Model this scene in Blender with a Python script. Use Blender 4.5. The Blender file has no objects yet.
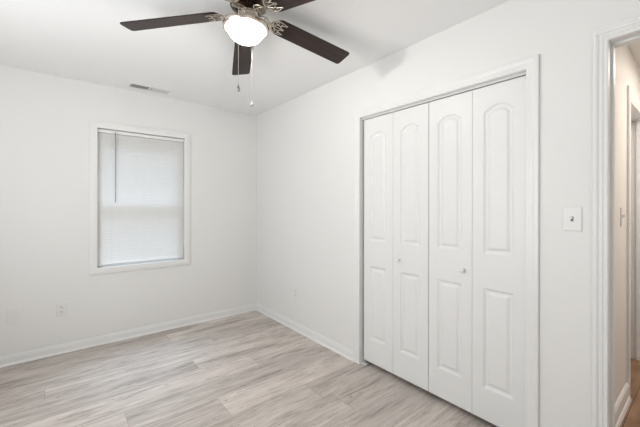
import bpy, bmesh, math, random
from mathutils import Vector, Matrix
random.seed(7)
SC = bpy.context.scene
COL = SC.collection
PI = math.pi

# ------------------------------------------------------------------ camera
CAM = Vector((-1.934, -3.646, 1.304))
F_PX = 322.0
yaw, roll = math.radians(50.933), math.radians(0.084)
fw = Vector((math.cos(yaw), math.sin(yaw), 0))
rt = Vector((math.sin(yaw), -math.cos(yaw), 0))
up = Vector((0, 0, 1))
rt, up = rt * math.cos(roll) + up * math.sin(roll), up * math.cos(roll) - rt * math.sin(roll)
cd = bpy.data.cameras.new('camera')
cd.sensor_fit = 'HORIZONTAL'
cd.sensor_width = 36.0
cd.lens = 36.0 * F_PX / 640.0
cd.shift_y = -7.64 / 640.0
cd.clip_start = 0.02
cam = bpy.data.objects.new('camera', cd)
COL.objects.link(cam)
m = Matrix((rt, up, -fw)).transposed().to_4x4()
m.translation = CAM
cam.matrix_world = m
SC.camera = cam

# ------------------------------------------------------------------ colour management
SC.view_settings.view_transform = 'Standard'
SC.view_settings.look = 'None'
SC.view_settings.gamma = 1.0
SC.view_settings.use_curve_mapping = False
SC.view_settings.exposure = 0.61

# ------------------------------------------------------------------ world and lights
w = bpy.data.worlds.new('overcast_sky')
SC.world = w
w.use_nodes = True
bg = w.node_tree.nodes['Background']
bg.inputs[0].default_value = (0.90, 0.95, 1.0, 1)
bg.inputs[1].default_value = 0.2


def area(name, loc, direction, sx, sy, power, color):
    ld = bpy.data.lights.new(name, 'AREA')
    ld.shape = 'RECTANGLE'
    ld.size, ld.size_y = sx, sy
    ld.energy = power
    ld.color = color
    o = bpy.data.objects.new(name, ld)
    o.location = loc
    o.rotation_euler = Vector(direction).to_track_quat('-Z', 'Y').to_euler()
    COL.objects.link(o)
    return o


# daylight of the side window, plus an added fill light behind the camera
area('side_window_daylight', (-3.0, -2.1, 1.45), (1, 0.10, 0.36), 1.5, 1.4, 27, (0.975, 0.99, 1.0))
area('rear_fill_light', (-1.5, -4.15, 1.3), (0.05, 1, 0.75), 1.6, 1.4, 4.0, (1.0, 0.99, 0.985))  # added soft fill, no window stands in the front wall
area('hall_lamp_light', (1.3, -3.95, 2.36), (0, 0, -1), 0.5, 0.5, 11, (1.0, 0.91, 0.83))

sd = bpy.data.lights.new('sky_glow', 'SUN')          # bright part of the cloudy sky above the back window
sd.energy = 5.8
sd.angle = math.radians(42)
sd.color = (0.64, 0.79, 1.0)
so = bpy.data.objects.new('sky_glow', sd)
so.rotation_euler = Vector((-0.08, -math.cos(math.radians(60)), -math.sin(math.radians(60)))).to_track_quat('-Z', 'Y').to_euler()
so.location = (-1.2, 2, 4)
COL.objects.link(so)


# ------------------------------------------------------------------ materials
def new_mat(name):
    mt = bpy.data.materials.new(name)
    mt.use_nodes = True
    nt = mt.node_tree
    b = nt.nodes['Principled BSDF']
    return mt, nt, b


def paint(name, col, rough=0.5, bump=0.0, scale=150.0, spec=0.4):
    mt, nt, b = new_mat(name)
    tc = nt.nodes.new('ShaderNodeTexCoord')
    n = nt.nodes.new('ShaderNodeTexNoise')
    n.inputs['Scale'].default_value = 2.2
    n.inputs['Detail'].default_value = 2
    nt.links.new(tc.outputs['Object'], n.inputs['Vector'])
    mix = nt.nodes.new('ShaderNodeMix')
    mix.data_type = 'RGBA'
    mix.inputs[6].default_value = (*col, 1)
    mix.inputs[7].default_value = (*[c * 0.975 for c in col], 1)
    nt.links.new(n.outputs['Fac'], mix.inputs[0])
    nt.links.new(mix.outputs[2], b.inputs['Base Color'])
    b.inputs['Roughness'].default_value = rough
    b.inputs['Specular IOR Level'].default_value = spec
    if bump:
        n2 = nt.nodes.new('ShaderNodeTexNoise')
        n2.inputs['Scale'].default_value = scale
        n2.inputs['Detail'].default_value = 3
        nt.links.new(tc.outputs['Object'], n2.inputs['Vector'])
        bp = nt.nodes.new('ShaderNodeBump')
        bp.inputs['Strength'].default_value = bump
        bp.inputs['Distance'].default_value = 0.002
        nt.links.new(n2.outputs['Fac'], bp.inputs['Height'])
        nt.links.new(bp.outputs[0], b.inputs['Normal'])
    return mt


def metal(name, col, rough):
    mt, nt, b = new_mat(name)
    tc = nt.nodes.new('ShaderNodeTexCoord')
    n = nt.nodes.new('ShaderNodeTexNoise')
    n.inputs['Scale'].default_value = 40
    nt.links.new(tc.outputs['Object'], n.inputs['Vector'])
    mr = nt.nodes.new('ShaderNodeMapRange')
    mr.inputs[3].default_value = rough * 0.8
    mr.inputs[4].default_value = rough * 1.2
    nt.links.new(n.outputs['Fac'], mr.inputs[0])
    nt.links.new(mr.outputs[0], b.inputs['Roughness'])
    b.inputs['Base Color'].default_value = (*col, 1)
    b.inputs['Metallic'].default_value = 1.0
    return mt


M_WALL = paint('wall_paint', (0.80, 0.798, 0.785), 0.6, 0.15)
M_CEIL = paint('ceiling_paint', (0.92, 0.92, 0.92), 0.8, 0.2)
M_TRIM = paint('trim_paint', (0.81, 0.81, 0.80), 0.35)
M_DOOR = paint('door_paint', (0.80, 0.80, 0.793), 0.4)
M_PLATE = paint('plate_plastic', (0.79, 0.785, 0.77), 0.35)
M_HALL = paint('hall_paint', (0.80, 0.775, 0.74), 0.6)
M_DARK = paint('dark_void', (0.03, 0.028, 0.026), 0.7)
M_VENTIN = paint('duct_grey', (0.18, 0.18, 0.17), 0.7)
M_VENT = paint('vent_paint', (0.78, 0.78, 0.765), 0.5)
M_NICKEL = metal('brushed_nickel', (0.62, 0.56, 0.49), 0.24)
M_CHAIN = metal('chain_metal', (0.72, 0.70, 0.66), 0.35)
M_DMETAL = metal('dark_bronze', (0.06, 0.042, 0.033), 0.28)
M_PENDANT = metal('pendant_grey', (0.38, 0.37, 0.36), 0.3)


def floor_material():
    mt, nt, b = new_mat('vinyl_planks')
    N, L = nt.nodes.new, nt.links.new

    def math_(op, a, bb=None, c=None):
        n = N('ShaderNodeMath')
        n.operation = op
        for i, v in enumerate((a, bb, c)):
            if v is None:
                continue
            if isinstance(v, (int, float)):
                n.inputs[i].default_value = v
            else:
                L(v, n.inputs[i])
        return n.outputs[0]
    tc = N('ShaderNodeTexCoord')
    sep = N('ShaderNodeSeparateXYZ')
    L(tc.outputs['Object'], sep.inputs[0])
    x, y = sep.outputs[0], sep.outputs[1]
    PW, PL = 0.2305, 1.52
    v = math_('DIVIDE', math_('ADD', y, 2.209 + 40 * PW), PW)
    row = math_('FLOOR', v)
    fv = math_('SUBTRACT', v, row)
    wn = N('ShaderNodeTexWhiteNoise')
    wn.noise_dimensions = '1D'
    L(row, wn.inputs['W'])
    u = math_('ADD', math_('DIVIDE', math_('ADD', x, 20.0), PL), wn.outputs['Value'])
    cl = math_('FLOOR', u)
    fu = math_('SUBTRACT', u, cl)
    cx = N('ShaderNodeCombineXYZ')
    L(row, cx.inputs[0]); L(cl, cx.inputs[1])
    w2 = N('ShaderNodeTexWhiteNoise')
    w2.noise_dimensions = '2D'
    L(cx.outputs[0], w2.inputs['Vector'])
    rnd = w2.outputs['Value']
    # grain coordinates, shifted per plank
    gx = N('ShaderNodeCombineXYZ')
    L(math_('ADD', x, math_('MULTIPLY', rnd, 37.0)), gx.inputs[0])
    L(math_('ADD', y, math_('MULTIPLY', rnd, 11.0)), gx.inputs[1])

    def noise(sx, sy, detail, rough, dist=0.0):
        mp = N('ShaderNodeMapping')
        mp.inputs['Scale'].default_value = (sx, sy, 1)
        L(gx.outputs[0], mp.inputs[0])
        n = N('ShaderNodeTexNoise')
        n.inputs['Scale'].default_value = 1.0
        n.inputs['Detail'].default_value = detail
        n.inputs['Roughness'].default_value = rough
        n.inputs['Distortion'].default_value = dist
        L(mp.outputs[0], n.inputs['Vector'])
        return n.outputs['Fac']
    n1 = noise(1.9, 19, 8, 0.74, 0.9)      # broad streaks
    n2 = noise(7, 120, 4, 0.7, 0.2)       # fine grain
    n3 = noise(1.6, 5, 4, 0.6, 1.2)       # blotches
    ramp = N('ShaderNodeValToRGB')
    L(math_('ADD', math_('MULTIPLY', n1, 0.72), math_('MULTIPLY', n3, 0.28)), ramp.inputs[0])
    e = ramp.color_ramp.elements
    e[0].position = 0.34; e[0].color = (0.23, 0.19, 0.165, 1)
    e[1].position = 0.64; e[1].color = (0.66, 0.605, 0.56, 1)
    k = e.new(0.475); k.color = (0.50, 0.445, 0.405, 1)
    tone = N('ShaderNodeHueSaturation')
    L(ramp.outputs[0], tone.inputs['Color'])
    L(math_('ADD', math_('MULTIPLY', rnd, 0.24), 0.92), tone.inputs['Value'])
    mul = N('ShaderNodeMix'); mul.data_type = 'RGBA'; mul.blend_type = 'MULTIPLY'
    mul.inputs[0].default_value = 1.0
    L(tone.outputs[0], mul.inputs[6])
    g = math_('ADD', math_('MULTIPLY', n2, 0.7), 0.65)
    # thin dark cracks along the grain
    n4 = noise(1.6, 22, 2, 0.5, 1.4)
    crack = math_('LESS_THAN', math_('ABSOLUTE', math_('SUBTRACT', n4, 0.63)), 0.009)
    g = math_('MULTIPLY', g, math_('SUBTRACT', 1.0, math_('MULTIPLY', crack, 0.42)))
    seam_v = math_('LESS_THAN', math_('MINIMUM', fv, math_('SUBTRACT', 1.0, fv)), 0.008)
    seam_u = math_('LESS_THAN', math_('MINIMUM', fu, math_('SUBTRACT', 1.0, fu)), 0.0010)
    seam = math_('MAXIMUM', seam_v, seam_u)
    g = math_('MULTIPLY', g, math_('SUBTRACT', 1.0, math_('MULTIPLY', seam, 0.32)))
    cc = N('ShaderNodeCombineXYZ')
    for i in range(3):
        L(g, cc.inputs[i])
    L(cc.outputs[0], mul.inputs[7])
    L(mul.outputs[2], b.inputs['Base Color'])
    L(math_('ADD', math_('MULTIPLY', n2, 0.12), 0.34), b.inputs['Roughness'])
    b.inputs['Specular IOR Level'].default_value = 0.5
    bp = N('ShaderNodeBump')
    bp.inputs['Strength'].default_value = 0.25
    bp.inputs['Distance'].default_value = 0.001
    L(math_('SUBTRACT', n2, seam), bp.inputs['Height'])
    L(bp.outputs[0], b.inputs['Normal'])
    return mt


def hall_floor_material():
    mt, nt, b = new_mat('hall_wood')
    N, L = nt.nodes.new, nt.links.new
    tc = N('ShaderNodeTexCoord')
    mp = N('ShaderNodeMapping'); mp.inputs['Scale'].default_value = (2.5, 12, 1)
    L(tc.outputs['Object'], mp.inputs[0])
    n = N('ShaderNodeTexNoise'); n.inputs['Scale'].default_value = 1.5; n.inputs['Detail'].default_value = 6
    L(mp.outputs[0], n.inputs['Vector'])
    r = N('ShaderNodeValToRGB')
    r.color_ramp.elements[0].position = 0.3; r.color_ramp.elements[0].color = (0.16, 0.085, 0.045, 1)
    r.color_ramp.elements[1].position = 0.7; r.color_ramp.elements[1].color = (0.42, 0.25, 0.15, 1)
    L(n.outputs['Fac'], r.inputs[0])
    sp = N('ShaderNodeSeparateXYZ'); L(tc.outputs['Object'], sp.inputs[0])
    md = N('ShaderNodeMath'); md.operation = 'FRACT'
    dv = N('ShaderNodeMath'); dv.operation = 'DIVIDE'; dv.inputs[1].default_value = 0.11
    L(sp.outputs[1], dv.inputs[0]); L(dv.outputs[0], md.inputs[0])
    ls = N('ShaderNodeMath'); ls.operation = 'LESS_THAN'; ls.inputs[1].default_value = 0.04
    L(md.outputs[0], ls.inputs[0])
    mx = N('ShaderNodeMix'); mx.data_type = 'RGBA'
    L(ls.outputs[0], mx.inputs[0]); L(r.outputs[0], mx.inputs[6]); mx.inputs[7].default_value = (0.05, 0.03, 0.02, 1)
    L(mx.outputs[2], b.inputs['Base Color'])
    b.inputs['Roughness'].default_value = 0.4
    return mt


def blade_material():
    mt, nt, b = new_mat('dark_walnut')
    N, L = nt.nodes.new, nt.links.new
    tc = N('ShaderNodeTexCoord')
    mp = N('ShaderNodeMapping'); mp.inputs['Scale'].default_value = (4, 60, 4)
    L(tc.outputs['Object'], mp.inputs[0])
    n = N('ShaderNodeTexNoise'); n.inputs['Scale'].default_value = 1.0; n.inputs['Detail'].default_value = 5
    L(mp.outputs[0], n.inputs['Vector'])
    r = N('ShaderNodeValToRGB')
    r.color_ramp.elements[0].position = 0.3; r.color_ramp.elements[0].color = (0.014, 0.008, 0.007, 1)
    r.color_ramp.elements[1].position = 0.75; r.color_ramp.elements[1].color = (0.034, 0.019, 0.015, 1)
    L(n.outputs['Fac'], r.inputs[0])
    L(r.outputs[0], b.inputs['Base Color'])
    b.inputs['Roughness'].default_value = 0.42
    b.inputs['Specular IOR Level'].default_value = 0.35
    return mt


def glow_material(name, col, strength):
    mt, nt, b = new_mat(name)
    b.inputs['Base Color'].default_value = (0.9, 0.88, 0.84, 1)
    b.inputs['Roughness'].default_value = 0.3
    b.inputs['Emission Color'].default_value = (*col, 1)
    b.inputs['Emission Strength'].default_value = strength
    return mt


def slat_material():
    mt, nt, b = new_mat('blind_vinyl')
    N, L = nt.nodes.new, nt.links.new
    b.inputs['Base Color'].default_value = (0.85, 0.845, 0.83, 1)
    b.inputs['Roughness'].default_value = 0.45
    tr = N('ShaderNodeBsdfTranslucent')
    tr.inputs[0].default_value = (0.90, 0.87, 0.83, 1)
    mx = N('ShaderNodeMixShader')
    mx.inputs[0].default_value = 0.22
    L(b.outputs[0], mx.inputs[1]); L(tr.outputs[0], mx.inputs[2])
    L(mx.outputs[0], nt.nodes['Material Output'].inputs[0])
    return mt


def glass_material():
    mt, nt, b = new_mat('window_glass')
    N, L = nt.nodes.new, nt.links.new
    t = N('ShaderNodeBsdfTransparent'); t.inputs[0].default_value = (0.94, 0.96, 0.96, 1)
    g = N('ShaderNodeBsdfGlossy'); g.inputs['Roughness'].default_value = 0.02
    mx = N('ShaderNodeMixShader')
    mx.inputs[0].default_value = 0.06
    L(t.outputs[0], mx.inputs[1]); L(g.outputs[0], mx.inputs[2])
    L(mx.outputs[0], nt.nodes['Material Output'].inputs[0])
    return mt


M_FLOOR = floor_material()
M_HFLOOR = hall_floor_material()
M_BLADE = blade_material()
M_BOWL = glow_material('lit_opal_glass', (1.0, 0.955, 0.89), 2.3)
_nt = M_BOWL.node_tree
_t = _nt.nodes.new('ShaderNodeBsdfTransparent')
_t.inputs[0].default_value = (1.0, 0.985, 0.96, 1)
_m = _nt.nodes.new('ShaderNodeMixShader')
_m.inputs[0].default_value = 0.5
_nt.links.new(_nt.nodes['Principled BSDF'].outputs[0], _m.inputs[1])
_nt.links.new(_t.outputs[0], _m.inputs[2])
_nt.links.new(_m.outputs[0], _nt.nodes['Material Output'].inputs[0])
M_SLAT = slat_material()
M_GLASS = glass_material()
M_CLEARG = paint('frosted_crystal', (0.40, 0.40, 0.40), 0.15)
M_CLEAR = paint('clear_wand_plastic', (0.28, 0.28, 0.275), 0.25)


# ------------------------------------------------------------------ mesh helpers
def obj(name, bm, mat, parent=None, smooth=None, loc=None):
    bmesh.ops.recalc_face_normals(bm, faces=bm.faces)
    me = bpy.data.meshes.new(name)
    bm.to_mesh(me)
    bm.free()
    me.materials.append(mat)
    if smooth is not None:
        for p in me.polygons:
            p.use_smooth = True
        me.set_sharp_from_angle(angle=math.radians(smooth))
    o = bpy.data.objects.new(name, me)
    COL.objects.link(o)
    if parent:
        o.parent = parent
    if loc:
        o.location = loc
    return o


def empty(name, loc):
    o = bpy.data.objects.new(name, None)
    o.empty_display_size = 0.05
    o.location = loc
    COL.objects.link(o)
    return o


def tag(o, label=None, cat=None, group=None, kind=None):
    if label: o['label'] = label
    if cat: o['category'] = cat
    if group: o['group'] = group
    if kind: o['kind'] = kind
    return o


def box(bm, x0, x1, y0, y1, z0, z1, bevel=0.0):
    vs = [bm.verts.new((x, y, z)) for x in (x0, x1) for y in (y0, y1) for z in (z0, z1)]
    fs = [(0, 1, 3, 2), (4, 6, 7, 5), (0, 4, 5, 1), (2, 3, 7, 6), (0, 2, 6, 4), (1, 5, 7, 3)]
    faces = [bm.faces.new([vs[i] for i in f]) for f in fs]
    if bevel:
        es = {e for f in faces for e in f.edges}
        bmesh.ops.bevel(bm, geom=list(es), offset=bevel, segments=2, affect='EDGES', profile=0.5)
    return bm


def boxes(*bs, bevel=0.0):
    bm = bmesh.new()
    for b_ in bs:
        box(bm, *b_, bevel=bevel)
    return bm


def lathe(bm, prof, seg=48, cx=0, cy=0):
    rings = []
    for r, z in prof:
        if r < 1e-6:
            rings.append([bm.verts.new((cx, cy, z))])
        else:
            rings.append([bm.verts.new((cx + r * math.cos(2 * PI * i / seg), cy + r * math.sin(2 * PI * i / seg), z)) for i in range(seg)])
    for a, b_ in zip(rings, rings[1:]):
        for i in range(seg):
            j = (i + 1) % seg
            if len(a) == 1 and len(b_) == 1:
                continue
            if len(a) == 1:
                bm.faces.new((a[0], b_[i], b_[j]))
            elif len(b_) == 1:
                bm.faces.new((a[i], a[j], b_[0]))
            else:
                bm.faces.new((a[i], a[j], b_[j], b_[i]))
    return bm


def tube(bm, pts, r, seg=8, flat=1.0, cap=True):
    """tube along points; r number or list; flat scales the section's vertical size"""
    pts = [Vector(p) for p in pts]
    rs = r if isinstance(r, (list, tuple)) else [r] * len(pts)
    rings = []
    for i, p in enumerate(pts):
        t = (pts[min(i + 1, len(pts) - 1)] - pts[max(i - 1, 0)]).normalized()
        ref = Vector((0, 0, 1)) if abs(t.z) < 0.9 else Vector((1, 0, 0))
        n1 = t.cross(ref).normalized()
        n2 = n1.cross(t).normalized()
        rings.append([bm.verts.new(p + n1 * rs[i] * math.cos(2 * PI * k / seg) + n2 * rs[i] * flat * math.sin(2 * PI * k / seg)) for k in range(seg)])
    for a, b_ in zip(rings, rings[1:]):
        for k in range(seg):
            j = (k + 1) % seg
            bm.faces.new((a[k], a[j], b_[j], b_[k]))
    if cap:
        bm.faces.new(rings[0]); bm.faces.new(rings[-1])
    return bm


def bez(p0, p1, p2, p3, n=10):
    out = []
    for i in range(n + 1):
        t = i / n
        out.append(tuple((1 - t) ** 3 * a + 3 * (1 - t) ** 2 * t * b_ + 3 * (1 - t) * t * t * c + t ** 3 * d for a, b_, c, d in zip(p0, p1, p2, p3)))
    return out


def back(a, b_, h):            # wall-plane coordinates of the back wall -> world
    return (a, -h, b_)


def right(t, b_, h):           # t = distance from the corner along the right wall
    return (-h, -t, b_)


CASING = [(0, 0), (0, .007), (.004, .010), (.015, .010), (.018, .012), (.031, .012), (.036, .014), (.043, .016), (.056, .016), (.060, .013), (.060, 0)]
FLUTED = [(0, 0), (0, .010), (.003, .013), (.010, .013), (.013, .009), (.017, .009), (.020, .013), (.027, .013), (.030, .009), (.034, .009), (.037, .014), (.043, .016), (.046, .016), (.053, .012), (.060, .015), (.063, .011), (.063, 0)]


def sweep(bm, corners, dirs, prof, fn, closed=False):
    rings = []
    for (a, b_), (da, db) in zip(corners, dirs):
        rings.append([bm.verts.new(fn(a + u * da, b_ + u * db, h)) for u, h in prof])
    n = len(rings)
    for i in range(n if closed else n - 1):
        A, B = rings[i], rings[(i + 1) % n]
        for k in range(len(prof)):
            j = (k + 1) % len(prof)
            bm.faces.new((A[k], A[j], B[j], B[k]))
    if not closed:
        bm.faces.new(rings[0]); bm.faces.new(rings[-1])
    return bm


def door_casing(t0, t1, zt, prof, fn, z0=0.0):
    return sweep(bmesh.new(), [(t0, z0), (t0, zt), (t1, zt), (t1, z0)], [(-1, 0), (-1, 1), (1, 1), (1, 0)], prof, fn)


# ------------------------------------------------------------------ dimensions
H = 2.44
XL, YF = -3.06, -4.30          # left wall, front wall
WT = 0.12
CT0, CT1, CH = 1.788, 3.007, 2.03          # closet opening
DT0, DT1, DH = 3.337, 4.14, 2.055          # room door opening
WX0, WX1, WZ0, WZ1 = -1.652, -0.874, 0.722, 2.030   # window opening
HY = -3.262                   # hallway's left wall
HD0, HD1, HDH = 1.145, 1.87, 2.03           # hallway door
HX, HYF, HH = 2.60, -4.42, 2.40
J = 0.016                     # jamb board thickness

# ------------------------------------------------------------------ structure
S = lambda o: tag(o, kind='structure')
S(obj('floor', boxes((XL - .1, 0.95, YF - .1, 0.12, -0.06, 0.0)), M_FLOOR))
bpy.data.objects['floor'].data.materials[0] = M_FLOOR
S(obj('ceiling', boxes((XL - .1, 0.0, YF - .1, 0.15, H, H + .1)), M_CEIL))
# back wall with the window opening
S(obj('wall_back', boxes((XL - .1, WX0 - J, 0, .15, 0, H), (WX1 + J, 0.0, 0, .15, 0, H),
                         (WX0 - J, WX1 + J, 0, .15, 0, WZ0 - J), (WX0 - J, WX1 + J, 0, .15, WZ1 + J, H)), M_WALL))
# right wall with closet and door openings
S(obj('wall_right', boxes((0, WT, -(CT0 - J), 0.15, 0, H + .1),
                          (0, WT, -(CT1 + J), -(CT0 - J), CH + J, H + .1),
                          (0, WT, -(DT0 - J), -(CT1 + J), 0, H + .1),
                          (0, WT, -(DT1 + J), -(DT0 - J), DH + J, H + .1),
                          (0, WT, YF - .1, -(DT1 + J), 0, H + .1)), M_WALL))
# left wall with its own window opening
LY0, LY1, LZ0, LZ1 = -2.85, -1.35, 0.75, 2.05
S(obj('wall_left', boxes((XL - .1, XL, YF, LY0, 0, H), (XL - .1, XL, LY1, 0, 0, H), (XL - .1, XL, LY0, LY1, 0, LZ0), (XL - .1, XL, LY0, LY1, LZ1, H)), M_WALL))
S(obj('wall_front', boxes((XL - .1, 0, YF - .1, YF, 0, H)), M_WALL))
# closet interior
S(obj('wall_closet', boxes((0.72, 0.80, HY + .10, -1.2, 0, H), (WT, 0.72, -1.28, -1.2, 0, H), (WT, 0.80, HY + .10, -1.2, H, H + .1)), M_WALL))
# hallway
S(obj('wall_hall_left', boxes((WT, HD0 - J, HY, HY + .10, 0, HH), (HD0 - J, HD1 + J, HY, HY + .10, HDH + J, HH), (HD1 + J, HX, HY, HY + .10, 0, HH)), M_HALL))
S(obj('wall_hall_closet', boxes((HD0 - .1, HD1 + .1, HY + .30, HY + .34, 0, HH), (HD0 - .1, HD0 - .06, HY + .1001, HY + .30, 0, HH), (HD1 + .06, HD1 + .1, HY + .10, HY + .30, 0, HH),
                                (HD0 - .1, HD1 + .1, HY + .10, HY + .34, HH, HH + .1), (HD0 - .1, HD1 + .1, HY + .10, HY + .34, -.02, 0)), M_HALL))
S(obj('wall_hall_end', boxes((HX, HX + .1, HYF, HY + .1, 0, HH)), M_HALL))
S(obj('wall_hall_right', boxes((WT, HX, HYF - .1, HYF, 0, HH)), M_HALL))
S(obj('ceiling_hall', boxes((WT, HX + .1, HYF - .1, HY + .1, HH, HH + .1)), M_HALL))
S(obj('floor_hall', boxes((WT - .02, HX + .1, HYF - .1, HY + .1, 0.0, 0.006)), M_HFLOOR))

# baseboards
BB = [(0, 0), (0, .021), (.006, .0205), (.013, .017), (.017, .0115), (.058, .0115), (.063, .009), (.070, .0085), (.078, .0065), (.080, .004), (.080, 0)]


def baseboard(name, a0, a1, fn, mat=M_TRIM, prof=BB, m0=False, m1=False):
    """m0/m1: mitred inside corner at that end"""
    bm = bmesh.new()
    A = [bm.verts.new(fn(a0 + (h if m0 else 0), z, h)) for z, h in prof]
    B = [bm.verts.new(fn(a1 - (h if m1 else 0), z, h)) for z, h in prof]
    for k in range(len(prof)):
        j = (k + 1) % len(prof)
        bm.faces.new((A[k], A[j], B[j], B[k]))
    bm.faces.new(A); bm.faces.new(B)
    return S(obj(name, bm, mat))


baseboard('baseboard_back', XL, 0, back, m0=True, m1=True)
baseboard('baseboard_right', 0, CT0 - .0605, right, m0=True)
baseboard('baseboard_right', CT1 + .0605, DT0 - .0635, right)
baseboard('baseboard_left', -0.0, 4.30, lambda t, z, h: (XL + h, -t, z), m0=True, m1=True)
baseboard('baseboard_hall', WT + .075, HD0 - .0965, lambda a, z, h: (a, HY - h, z + .006), prof=[(0, 0), (0, .026), (.018, .020), (.022, .014), (.095, .014), (.105, .008), (.110, .004), (.110, 0)])

# casings and jambs
S(obj('trim_1', door_casing(CT0, CT1, CH, CASING, right), M_TRIM))
S(obj('trim_2', boxes((0, WT, -CT0, -CT0 + J, 0, CH), (0, WT, -CT1 - J, -CT1, 0, CH), (0, WT, -CT1 - J, -CT0 + J, CH, CH + J)), M_TRIM))
S(obj('trim_3', door_casing(DT0 + .001, DT1, DH, FLUTED, right), M_TRIM))
S(obj('trim_4', boxes((0, WT, -DT0, -DT0 + J, 0, DH), (0, WT, -DT1 - J, -DT1, 0, DH), (0, WT, -DT1 - J, -DT0 + J, DH, DH + J),
                      (0.045, 0.080, -DT0 - .010, -DT0, 0, DH), (0.045, 0.080, -DT0 - .010, -DT1, DH - .010, DH)), M_TRIM))
S(obj('trim_5', sweep(bmesh.new(), [(HD0, 0.006), (HD0, HDH), (HD1, HDH), (HD1, 0.006)], [(-1, 0), (-1, 1), (1, 1), (1, 0)], CASING,
                      lambda a, b_, h: (a + (a - HD0) * .6 if a < HD0 else a, HY - h, b_ + max(0, b_ - HDH) * .5)), M_TRIM))
S(obj('trim_6', boxes((HD0 - J, HD0, HY, HY + .10, .006, HDH), (HD1, HD1 + J, HY, HY + .10, .006, HDH), (HD0 - J, HD1 + J, HY, HY + .10, HDH, HDH + J),
                      (HD1 - .011, HD1, HY + .012, HY + .045, .006, HDH)), M_TRIM))
# threshold strip between the two floors
S(obj('trim_7', boxes((0.0, 0.13, -DT1, -DT0, 0.0, 0.008), bevel=.002), M_HFLOOR))


# ------------------------------------------------------------------ panelled door leaves
def offset(poly, d):
    n = len(poly)
    out = []
    for i in range(n):
        p0, p, p1 = Vector(poly[i - 1]), Vector(poly[i]), Vector(poly[(i + 1) % n])
        a, b_ = (p - p0).normalized(), (p1 - p).normalized()
        na, nb = Vector((-a.y, a.x)), Vector((-b_.y, b_.x))      # inward for counter-clockwise loops
        k = (na + nb)
        k = k / max(k.length_squared / 2, 1e-6)
        out.append(tuple(p + k * d))
    return out


def panel_loop(t0, t1, z0, z1, arch=0.0):
    pts = [(t0, z0), (t1, z0), (t1, z1)]
    if arch:
        n = 14
        for i in range(1, n):
            s = 1 - 2 * i / n
            pts.append(((t0 + t1) / 2 + s * (t1 - t0) / 2, z1 + arch * (0.5 * (1 - s * s) + .5 * (lambda q: q * q * (3 - 2 * q))(min(1, (1 - abs(s)) / .65)))))
    pts.append((t0, z1))
    return pts


def leaf_mesh(w_, h, panels, thick=.032, chamfer=.003):
    """leaf in the plane x=0 facing -x; y from 0 to -w_, z from 0 to h"""
    bm = bmesh.new()
    V = lambda t, z, d: bm.verts.new((-d, -t, z))

    def loop(pts, d):
        return [V(t, z, d) for t, z in pts]

    def edges(vs):
        return [bm.edges.new((vs[i], vs[(i + 1) % len(vs)])) for i in range(len(vs))]

    def bridge(a, b_):
        for i in range(len(a)):
            j = (i + 1) % len(a)
            bm.faces.new((a[i], a[j], b_[j], b_[i]))
    c = chamfer
    outer = loop([(c, c), (w_ - c, c), (w_ - c, h - c), (c, h - c)], 0)
    edge = loop([(0, 0), (w_, 0), (w_, h), (0, h)], -c)
    rear = loop([(0, 0), (w_, 0), (w_, h), (0, h)], -thick)
    es = edges(outer)
    for p in panels:
        lp = panel_loop(*p)
        A = loop(lp, 0)
        es += edges(A)
        prev = A
        for off, d in ((.004, -.004), (.012, -.0085), (.018, -.0095), (.024, -.0085), (.036, -.002), (.040, -.001)):
            B = loop(offset(lp, off), d)
            bridge(prev, B)
            prev = B
        bm.faces.new(prev)
    bmesh.ops.triangle_fill(bm, use_beauty=True, use_dissolve=False, edges=es)
    bridge(outer, edge); bridge(edge, rear)
    bm.faces.new(rear)
    return bm


def add_leaf(parent, x, t0, t1, z0, z1, name='door_leaf', fn=None):
    w_ = t1 - t0
    mgn = (w_ - .165) / 2 if w_ < .4 else .10
    pans = [(mgn, w_ - mgn, .225 - z0, .817 - z0, 0), (mgn, w_ - mgn, 1.022 - z0, 1.860 - z0, .036)]
    return obj(name, leaf_mesh(w_, z1 - z0, pans), M_DOOR, parent, loc=(x, -t0, z0), smooth=12)


DZ0, DZ1, DX = .034, 2.013, .030


def bifold(name, ts, knob_t):
    r = empty(name, (0, 0, 0))
    tag(r, kind='structure')
    for a, b_ in zip(ts, ts[1:]):
        add_leaf(r, DX, a + (.0008 if a == ts[0] else .0004), b_ - (.0008 if b_ == ts[-1] else .0004), DZ0, DZ1)
    bm = lathe(bmesh.new(), [(0, .030), (.008, .0295), (.0135, .026), (.0155, .021), (.013, .016), (.008, .011), (.007, .004), (.010, .001), (.010, 0)], 24)
    k = obj('knob', bm, M_DOOR, r, smooth=40, loc=(DX - .0002, -knob_t, .906))
    k.rotation_euler = (0, -PI / 2, 0)
    return r


d1 = bifold('door_1', (1.802, 2.102, 2.4030), 2.161)
d2 = bifold('door_2', (2.4048, 2.704, 3.0035), 2.649)
obj('pivot_bracket', boxes((.012, .050, -1.835, -1.792, 0, .004), (.012, .050, -1.7920, -1.7885, .0, .030)), M_TRIM, d1)
S(obj('trim_8', boxes((.028, .058, -CT1, -CT0, 2.019, CH)), M_TRIM))     # closet track

# closed door off the hallway
d3 = empty('door_3', (0, 0, 0)); tag(d3, kind='structure')
lf = obj('door_leaf', leaf_mesh(.68, 1.99, [(.11, .33, .2, .80, 0), (.37, .57, .2, .80, 0), (.11, .33, 1.0, 1.80, .03), (.37, .57, 1.0, 1.80, .03)]), M_DOOR, d3, smooth=12)
lf.rotation_euler = (0, 0, PI / 2)
lf.location = (HD0 + .008, HY + .10, .018)
bm = lathe(bmesh.new(), [(0, .055), (.018, .052), (.026, .040), (.020, .028), (.009, .022), (.009, .006), (.026, .004), (.026, 0)], 24)
k = obj('knob', bm, M_NICKEL, d3, smooth=40, loc=(HD0 + .075, HY + .10, .95))
k.rotation_euler = (PI / 2, 0, 0)

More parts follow.
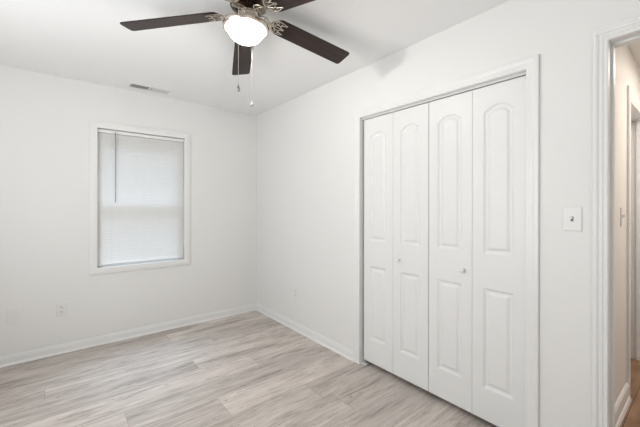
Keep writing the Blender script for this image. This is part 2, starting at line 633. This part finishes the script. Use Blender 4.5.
# ------------------------------------------------------------------ window
win = empty('window_1', (0, 0, 0)); tag(win, kind='structure')
fr = [(WX0, WZ0), (WX0, WZ1), (WX1, WZ1), (WX1, WZ0)]
dr = [(-1, -1), (-1, 1), (1, 1), (1, -1)]
obj('casing', sweep(bmesh.new(), fr, dr, [(0, 0), (0, .012), (.005, .016), (.040, .016), (.046, .013), (.056, .013), (.062, .010), (.062, 0)], back, closed=True), M_TRIM, win)
obj('jamb', boxes((WX0 - J, WX0, 0, .15, WZ0 - J, WZ1 + J), (WX1, WX1 + J, 0, .15, WZ0 - J, WZ1 + J),
                  (WX0, WX1, 0, .15, WZ1, WZ1 + J), (WX0, WX1, 0, .15, WZ0 - J, WZ0)), M_TRIM, win)

obj('stop', boxes((WX0, WX0 + .016, .048, .060, WZ0, WZ1), (WX1 - .016, WX1, .048, .060, WZ0, WZ1),
                  (WX0 + .016, WX1 - .016, .048, .060, WZ1 - .014, WZ1), (WX0 + .016, WX1 - .016, .048, .060, WZ0, WZ0 + .012)), M_TRIM, win)


def sash(z0, z1, y):
    t = .045
    s = obj('sash', boxes((WX0 + .004, WX0 + .004 + t, y, y + .03, z0, z1), (WX1 - .004 - t, WX1 - .004, y, y + .03, z0, z1),
                          (WX0 + .004 + t, WX1 - .004 - t, y, y + .03, z0, z0 + t), (WX0 + .004 + t, WX1 - .004 - t, y, y + .03, z1 - t, z1)), M_TRIM, win)
    obj('pane', boxes((WX0 + .004 + t, WX1 - .004 - t, y + .013, y + .017, z0 + t, z1 - t)), M_GLASS, s)


sash(WZ0 + .003, 1.345, .062)
sash(1.30, WZ1 - .003, .096)

# side window, outside the picture
win2 = empty('window_2', (0, 0, 0)); tag(win2, kind='structure')
obj('frame', boxes((XL - .1, XL + .012, LY0, LY0 + .05, LZ0, LZ1), (XL - .1, XL + .012, LY1 - .05, LY1, LZ0, LZ1),
                   (XL - .1, XL + .012, LY0 + .05, LY1 - .05, LZ0, LZ0 + .05), (XL - .1, XL + .012, LY0 + .05, LY1 - .05, LZ1 - .05, LZ1)), M_TRIM, win2)
obj('pane', boxes((XL - .06, XL - .055, LY0 + .05, LY1 - .05, LZ0 + .05, LZ1 - .05)), M_GLASS, win2)

# blind
bx0, bx1, by = WX0 + .007, WX1 - .007, .030
bl = empty('window_blind', ((bx0 + bx1) / 2, by, WZ0))
tag(bl, 'closed white slatted mini blind with a long tilt wand, filling the window', 'blind')
OFF = Vector(bl.location)


def sub(name, bm, mat, parent, smooth=None):
    bmesh.ops.translate(bm, verts=bm.verts, vec=-OFF)
    return obj(name, bm, mat, parent, smooth)


sub('headrail', boxes((bx0 - .004, bx1 + .004, by - .016, by + .016, WZ1 - .034, WZ1 - .004), bevel=.003), M_TRIM, bl)
bm = bmesh.new()
zt, zb = WZ1 - .040, WZ0 + .038
ns = 62
ang = math.radians(66)
for i in range(ns):
    zc = zt - .008 - i * (zt - zb - .012) / (ns - 1)
    prev = None
    for q in range(5):
        s = (q / 4 - .5)
        yy = by + s * .025 * math.cos(ang) - .0016 * (1 - 4 * s * s) * math.sin(ang)
        zz = zc + s * .025 * math.sin(ang) + .0016 * (1 - 4 * s * s) * math.cos(ang)
        cur = [bm.verts.new((xx, yy, zz)) for xx in (bx0, bx1)]
        if prev:
            bm.faces.new((prev[0], prev[1], cur[1], cur[0]))
        prev = cur
sub('slats', bm, M_SLAT, bl, smooth=60)
sub('bottom_rail', boxes((bx0, bx1, by - .012, by + .012, WZ0 + .014, WZ0 + .030), bevel=.003), M_TRIM, bl)
cords = []
for f_ in (.14, .5, .86):
    xx = bx0 + (bx1 - bx0) * f_
    sub('ladder_cord', tube(bmesh.new(), [(xx, by - .0145, WZ1 - .035), (xx, by - .0145, WZ0 + .028)], .0007, 6), M_TRIM, bl)
sub('tilt_wand', tube(bmesh.new(), [(-1.508, by - .022, WZ1 - .022), (-1.508, by - .024, WZ1 - .03), (-1.508, by - .026, 1.335)], .0042, 8), M_CLEAR, bl)

# ------------------------------------------------------------------ ceiling vent
vt = empty('ceiling_vent', (-1.252, -0.180, H))
tag(vt, 'small white rectangular air vent in the ceiling near the back wall', 'vent')
VL, VW = .315, .10
bm = sweep(bmesh.new(), [(-VL / 2, -VW / 2), (-VL / 2, VW / 2), (VL / 2, VW / 2), (VL / 2, -VW / 2)], [(-1, -1), (-1, 1), (1, 1), (1, -1)],
           [(-.001, 0), (-.001, .006), (.004, .007), (.018, .004), (.020, 0)], lambda a, b_, h: (a, b_, -h), closed=True)
obj('frame', bm, M_VENT, vt)
obj('duct', boxes((-VL / 2, VL / 2, -VW / 2, VW / 2, -.0012, -.0004)), M_VENTIN, vt)
obj('divider', boxes((-.008, .008, -VW / 2, VW / 2, -.008, -.0014)), M_VENT, vt)
for side in (-1, 1):
    bm = bmesh.new()
    for i in range(11):
        c = side * (.022 + i * .0125)
        a = math.radians(-50 * side)
        dx, dz = .0075 * math.cos(a), .0075 * math.sin(a) * .6
        vs = [bm.verts.new(p) for p in ((c - dx, -VW / 2, -.005 - dz), (c + dx, -VW / 2, -.005 + dz), (c + dx, VW / 2, -.005 + dz), (c - dx, VW / 2, -.005 - dz))]
        f = bm.faces.new(vs)
        r_ = bmesh.ops.extrude_face_region(bm, geom=[f])
        bmesh.ops.translate(bm, verts=[v for v in r_['geom'] if isinstance(v, bmesh.types.BMVert)], vec=(0, 0, .0008))
    obj('louver', bm, M_VENT, vt)


# ------------------------------------------------------------------ wall plates
def screw(fn, a, z, h, parent):
    bm = lathe(bmesh.new(), [(0, .0012), (.0022, .001), (.003, 0)], 12)
    me = obj('screw', bm, M_PLATE, parent, smooth=40)
    o = Vector(fn(a, z, h)); d = Vector(fn(a, z, h + 1)) - o
    me.rotation_euler = d.to_track_quat('Z', 'Y').to_euler()
    me.location = o


def plate(name, fn, a, z, label, kind, w_=.074, h_=.116):
    wp = fn(a, z, 0)
    r = empty(name, wp)
    tag(r, label, 'outlet' if kind == 'outlet' else ('switch' if kind == 'switch' else 'wall plate'))
    base = Vector(wp)
    g = lambda u, v, h: tuple(Vector(fn(a + u, z + v, h)) - base)

    def fbox(u0, u1, v0, v1, h0, h1, bev=0.0):
        p, q = g(u0, v0, h0), g(u1, v1, h1)
        return boxes((min(p[0], q[0]), max(p[0], q[0]), min(p[1], q[1]), max(p[1], q[1]), min(p[2], q[2]), max(p[2], q[2])), bevel=bev)
    obj('cover_plate', fbox(-w_ / 2, w_ / 2, -h_ / 2, h_ / 2, 0, .006, .0025), M_PLATE, r)
    if kind == 'outlet':
        for s in (-1, 1):
            rec = obj('receptacle', fbox(-.017, .017, s * .0195 - .0145, s * .0195 + .0145, .006, .0085, .001), M_PLATE, r)
            bm = bmesh.new()
            for u0, u1, v0, v1 in ((-.0085, -.006, -.002, .007), (.006, .0085, -.002, .006), (-.0025, .0025, -.010, -.005)):
                p, q = g(u0, s * .0195 + v0, .0084), g(u1, s * .0195 + v1, .0088)
                box(bm, min(p[0], q[0]), max(p[0], q[0]), min(p[1], q[1]), max(p[1], q[1]), min(p[2], q[2]), max(p[2], q[2]))
            obj('slot', bm, M_DARK, rec)
        screw(g, 0, 0, .006, r)
    elif kind == 'switch':
        obj('toggle_slot', fbox(-.0055, .0055, -.012, .012, .006, .0066), M_VENTIN, r)
        tg = fbox(-.0042, .0042, .000, .010, .006, .018, .001)
        obj('toggle', tg, M_PLATE, r)
        screw(g, 0, .030, .006, r); screw(g, 0, -.030, .006, r)
    else:
        screw(g, 0, .021, .006, r); screw(g, 0, -.021, .006, r)
    return r


plate('wall_outlet', back, -1.911, .389, 'white double outlet on the back wall below the left side of the window', 'outlet')
plate('blank_plate', back, -2.224, .390, 'blank white wall plate at the far left of the back wall', 'blank')
plate('wall_outlet', right, .866, .390, 'small white outlet on the right wall between corner and closet', 'outlet', .070, .112)
plate('light_switch', right, 3.205, 1.243, 'white toggle light switch between the closet and the open doorway', 'switch')
plate('light_switch', lambda a, z, h: (a, HY - h, z), .86, 1.238, 'light switch on the hallway wall seen through the doorway', 'switch')

# ------------------------------------------------------------------ ceiling fan
HUB = Vector((-1.13, -2.03, H))
fan = empty('ceiling_fan', HUB)
tag(fan, 'nickel ceiling fan with five dark wooden blades and a lit bowl light', 'ceiling fan')
obj('motor_housing', lathe(bmesh.new(), [(0, 0), (.086, 0), (.088, -.006), (.084, -.012), (.090, -.020), (.096, -.030), (.096, -.048), (.092, -.056), (.084, -.062), (.076, -.064), (.076, -.062), (0, -.062)]), M_DMETAL, fan, smooth=35)
obj('motor_plate', lathe(bmesh.new(), [(0, -.0625), (.075, -.0625), (.075, -.069), (.070, -.074), (.052, -.078), (0, -.078)]), M_DMETAL, fan, smooth=35)
obj('switch_housing', lathe(bmesh.new(), [(0, -.0785), (.048, -.0785), (.052, -.082), (.052, -.088), (.047, -.092), (.047, -.116), (.052, -.122), (.060, -.128), (.060, -.134), (0, -.134)]), M_NICKEL, fan, smooth=35)
kit = empty('light_kit', (0, 0, 0)); kit.parent = fan; _p = Matrix.Translation(Vector((0, 0, -.10)))
kit.matrix_local = Matrix.Translation(-rt * .009) @ _p @ Matrix.Rotation(math.radians(2), 4, fw) @ _p.inverted()
obj('fitter_ring', lathe(bmesh.new(), [(0, -.1345), (.062, -.1345), (.090, -.139), (.112, -.145), (.122, -.152), (.125, -.160), (.124, -.170), (.119, -.176), (.112, -.176), (.109, -.172), (.109, -.152), (0, -.150)], 64), M_NICKEL, kit, smooth=35)
prof = []
for i in range(17):
    a = i / 16 * PI / 2
    prof.append(((.103 * math.cos(a) ** 1.0 if i < 16 else 0), -.160 - .088 * math.sin(a)))
obj('glass_bowl', lathe(bmesh.new(), [(.103, -.153)] + prof, 64), M_BOWL, kit, smooth=60)
bulb = bpy.data.lights.new('bulb_light', 'POINT')
bulb.energy = 20
bulb.color = (1.0, 0.965, 0.93)
bulb.shadow_soft_size = .035
bo = bpy.data.objects.new('bulb_light', bulb)
COL.objects.link(bo)
bo.parent = kit
bo.location = (0, 0, -.200)
for k in range(3):
    a = math.radians(20 + 120 * k)
    bm = tube(bmesh.new(), [(.122 * math.cos(a), .122 * math.sin(a), -.163), (.134 * math.cos(a), .134 * math.sin(a), -.163)], .004, 10)
    obj('thumb_screw', bm, M_NICKEL, kit, smooth=40)

# blade: x outward, underside at z = 0
R0, R1 = .150, .681


def blade_mesh():
    bm = bmesh.new()
    out = []
    # root: rounded
    for i in range(13):
        a = PI / 2 + i / 12 * PI
        out.append((R0 + .045 + .045 * math.cos(a), .060 * math.sin(a)))
    # tip corners rounded, slightly bowed end
    wt = .0655
    for cx_, cy_, a0 in ((R1 - .019, -wt + .019, -PI / 2), (R1 - .019, wt - .019, 0)):
        for i in range(7):
            a = a0 + i / 6 * PI / 2
            out.append((cx_ + .019 * math.cos(a), cy_ + .019 * math.sin(a)))
    lo = [bm.verts.new((x_, y_, 0)) for x_, y_ in out]
    hi = [bm.verts.new((x_, y_, .006)) for x_, y_ in out]
    bm.faces.new(lo); bm.faces.new(hi)
    for i in range(len(out)):
        j = (i + 1) % len(out)
        bm.faces.new((lo[i], lo[j], hi[j], hi[i]))
    bmesh.ops.recalc_face_normals(bm, faces=bm.faces)
    es = [e for e in bm.edges if len({round(v.co.z, 4) for v in e.verts}) == 1]
    bmesh.ops.bevel(bm, geom=es, offset=.0012, segments=2, affect='EDGES')
    return bm


def iron_mesh():
    bm = bmesh.new()
    z = -.0035
    F = .55
    for s in (-1, 1):
        tube(bm, bez((.072, s * .010, z - .003), (.100, s * .016, z - .006), (.115, s * .004, z - .004), (.140, s * .008, z)), .0048, 8, F)
        tube(bm, bez((.140, s * .008, z), (.146, s * .046, z), (.175, s * .056, z), (.228, s * .036, z), 14), [.0078 - .00042 * i for i in range(15)], 8, F)   # horn following the blade root
        tube(bm, bez((.228, s * .036, z), (.205, s * .030, z), (.200, s * .028, z), (.190, s * .017, z)), .0030, 8, F)
        tube(bm, bez((.140, s * .004, z), (.158, s * .002, z), (.170, s * .026, z), (.190, s * .017, z)), .0036, 8, F)
        tube(bm, bez((.190, s * .017, z), (.198, s * .009, z), (.204, s * .003, z), (.212, 0, z)), .0034, 8, F)
        ring = [(.169 + .0085 * math.cos(a), s * .031 + .0085 * math.sin(a), z) for a in [2 * PI * i / 14 for i in range(15)]]
        tube(bm, ring, .0024, 6, F, cap=False)
    for s in (-1, 1):
        tube(bm, bez((.062, s * .010, z + .004), (.070, s * .040, z), (.105, s * .040, z - .002), (.126, s * .012, z - .003), 12), .0042, 8, F)
        ring = [(.098 + .009 * math.cos(a), s * .019 + .0075 * math.sin(a), z - .002) for a in [2 * PI * i / 14 for i in range(15)]]
        tube(bm, ring, .0024, 6, F, cap=False)
    tube(bm, [(.074, 0, z - .003), (.12, 0, z - .005), (.145, 0, z), (.212, 0, z)], .0032, 8, F)
    for x_, y_ in ((.212, 0), (.196, .029), (.196, -.029)):
        b2 = lathe(bmesh.new(), [(0, z - .003), (.0045, z - .0025), (.0075, z - .001), (.0075, -.0003), (0, -.0003)], 14, x_, y_)
        me_ = bpy.data.meshes.new('tmp'); b2.to_mesh(me_); b2.free(); bm.from_mesh(me_); bpy.data.meshes.remove(me_)
    return bm


BLADE_Z = -.083
tilt = Matrix.Rotation(math.radians(6.2), 4, 'Y') @ Matrix.Rotation(math.radians(-12), 4, 'X')
tilt_iron = Matrix.Rotation(math.radians(6.2), 4, 'Y')
blade0 = iron0 = None
for k in range(5):
    mz = Matrix.Translation((0, 0, BLADE_Z)) @ Matrix.Rotation(math.radians(68.05 + 72 * k), 4, 'Z')
    if k == 0:
        blade0 = b_ = obj('blade', blade_mesh(), M_BLADE, fan)
        iron0 = i_ = obj('blade_iron', iron_mesh(), M_NICKEL, b_, smooth=50)
    else:
        b_ = blade0.copy(); COL.objects.link(b_); b_.parent = fan
        i_ = iron0.copy(); COL.objects.link(i_); i_.parent = b_
    b_.matrix_local = mz @ tilt


def chain(depth, px, py_top, py_bot, elbow, mat_p, cr=.0011):
    def ray(x_, y_):
        return CAM + (fw + rt * ((x_ - 320) / F_PX) + up * ((213.5 - 7.64 - y_) / F_PX)) * depth
    pb = ray(px, py_bot) - HUB
    x_, y_ = pb.x, pb.y
    rr = math.hypot(x_, y_)
    ux, uy = x_ / rr, y_ / rr
    pts = []
    if elbow:
        pts += [(ux * .050, uy * .050, -.104), (ux * .085, uy * .085, -.112), (x_ - ux * .004, y_ - uy * .004, -.132)]
    else:
        pts += [(ux * .050, uy * .050, -.104), (ux * .09, uy * .09, -.112), (x_, y_, -.135)]
    pts.append((x_, y_, pb.z + .036))
    bm = tube(bmesh.new(), pts, cr, 6)
    # beads
    z_ = -.15
    while z_ > pb.z + .04:
        bmesh.ops.create_icosphere(bm, subdivisions=1, radius=cr * 1.6, matrix=Matrix.Translation((x_, y_, z_)))
        z_ -= .008
    c = obj('pull_chain', bm, M_CHAIN if elbow else M_CLEARG, fan, smooth=50)
    pz = pb.z
    obj('pendant', lathe(bmesh.new(), [(0, pz + .036), (.0025, pz + .035), (.003, pz + .028), (.004, pz + .024), (.008, pz + .016), (.0095, pz + .010), (.008, pz + .004), (.004, pz), (0, pz - .001)], 16, x_, y_), mat_p, c, smooth=50)


chain(1.625, 238.3, 20, 91.5, True, M_PENDANT)
chain(1.905, 251.8, 50, 106.5, False, M_CLEARG, .00035)
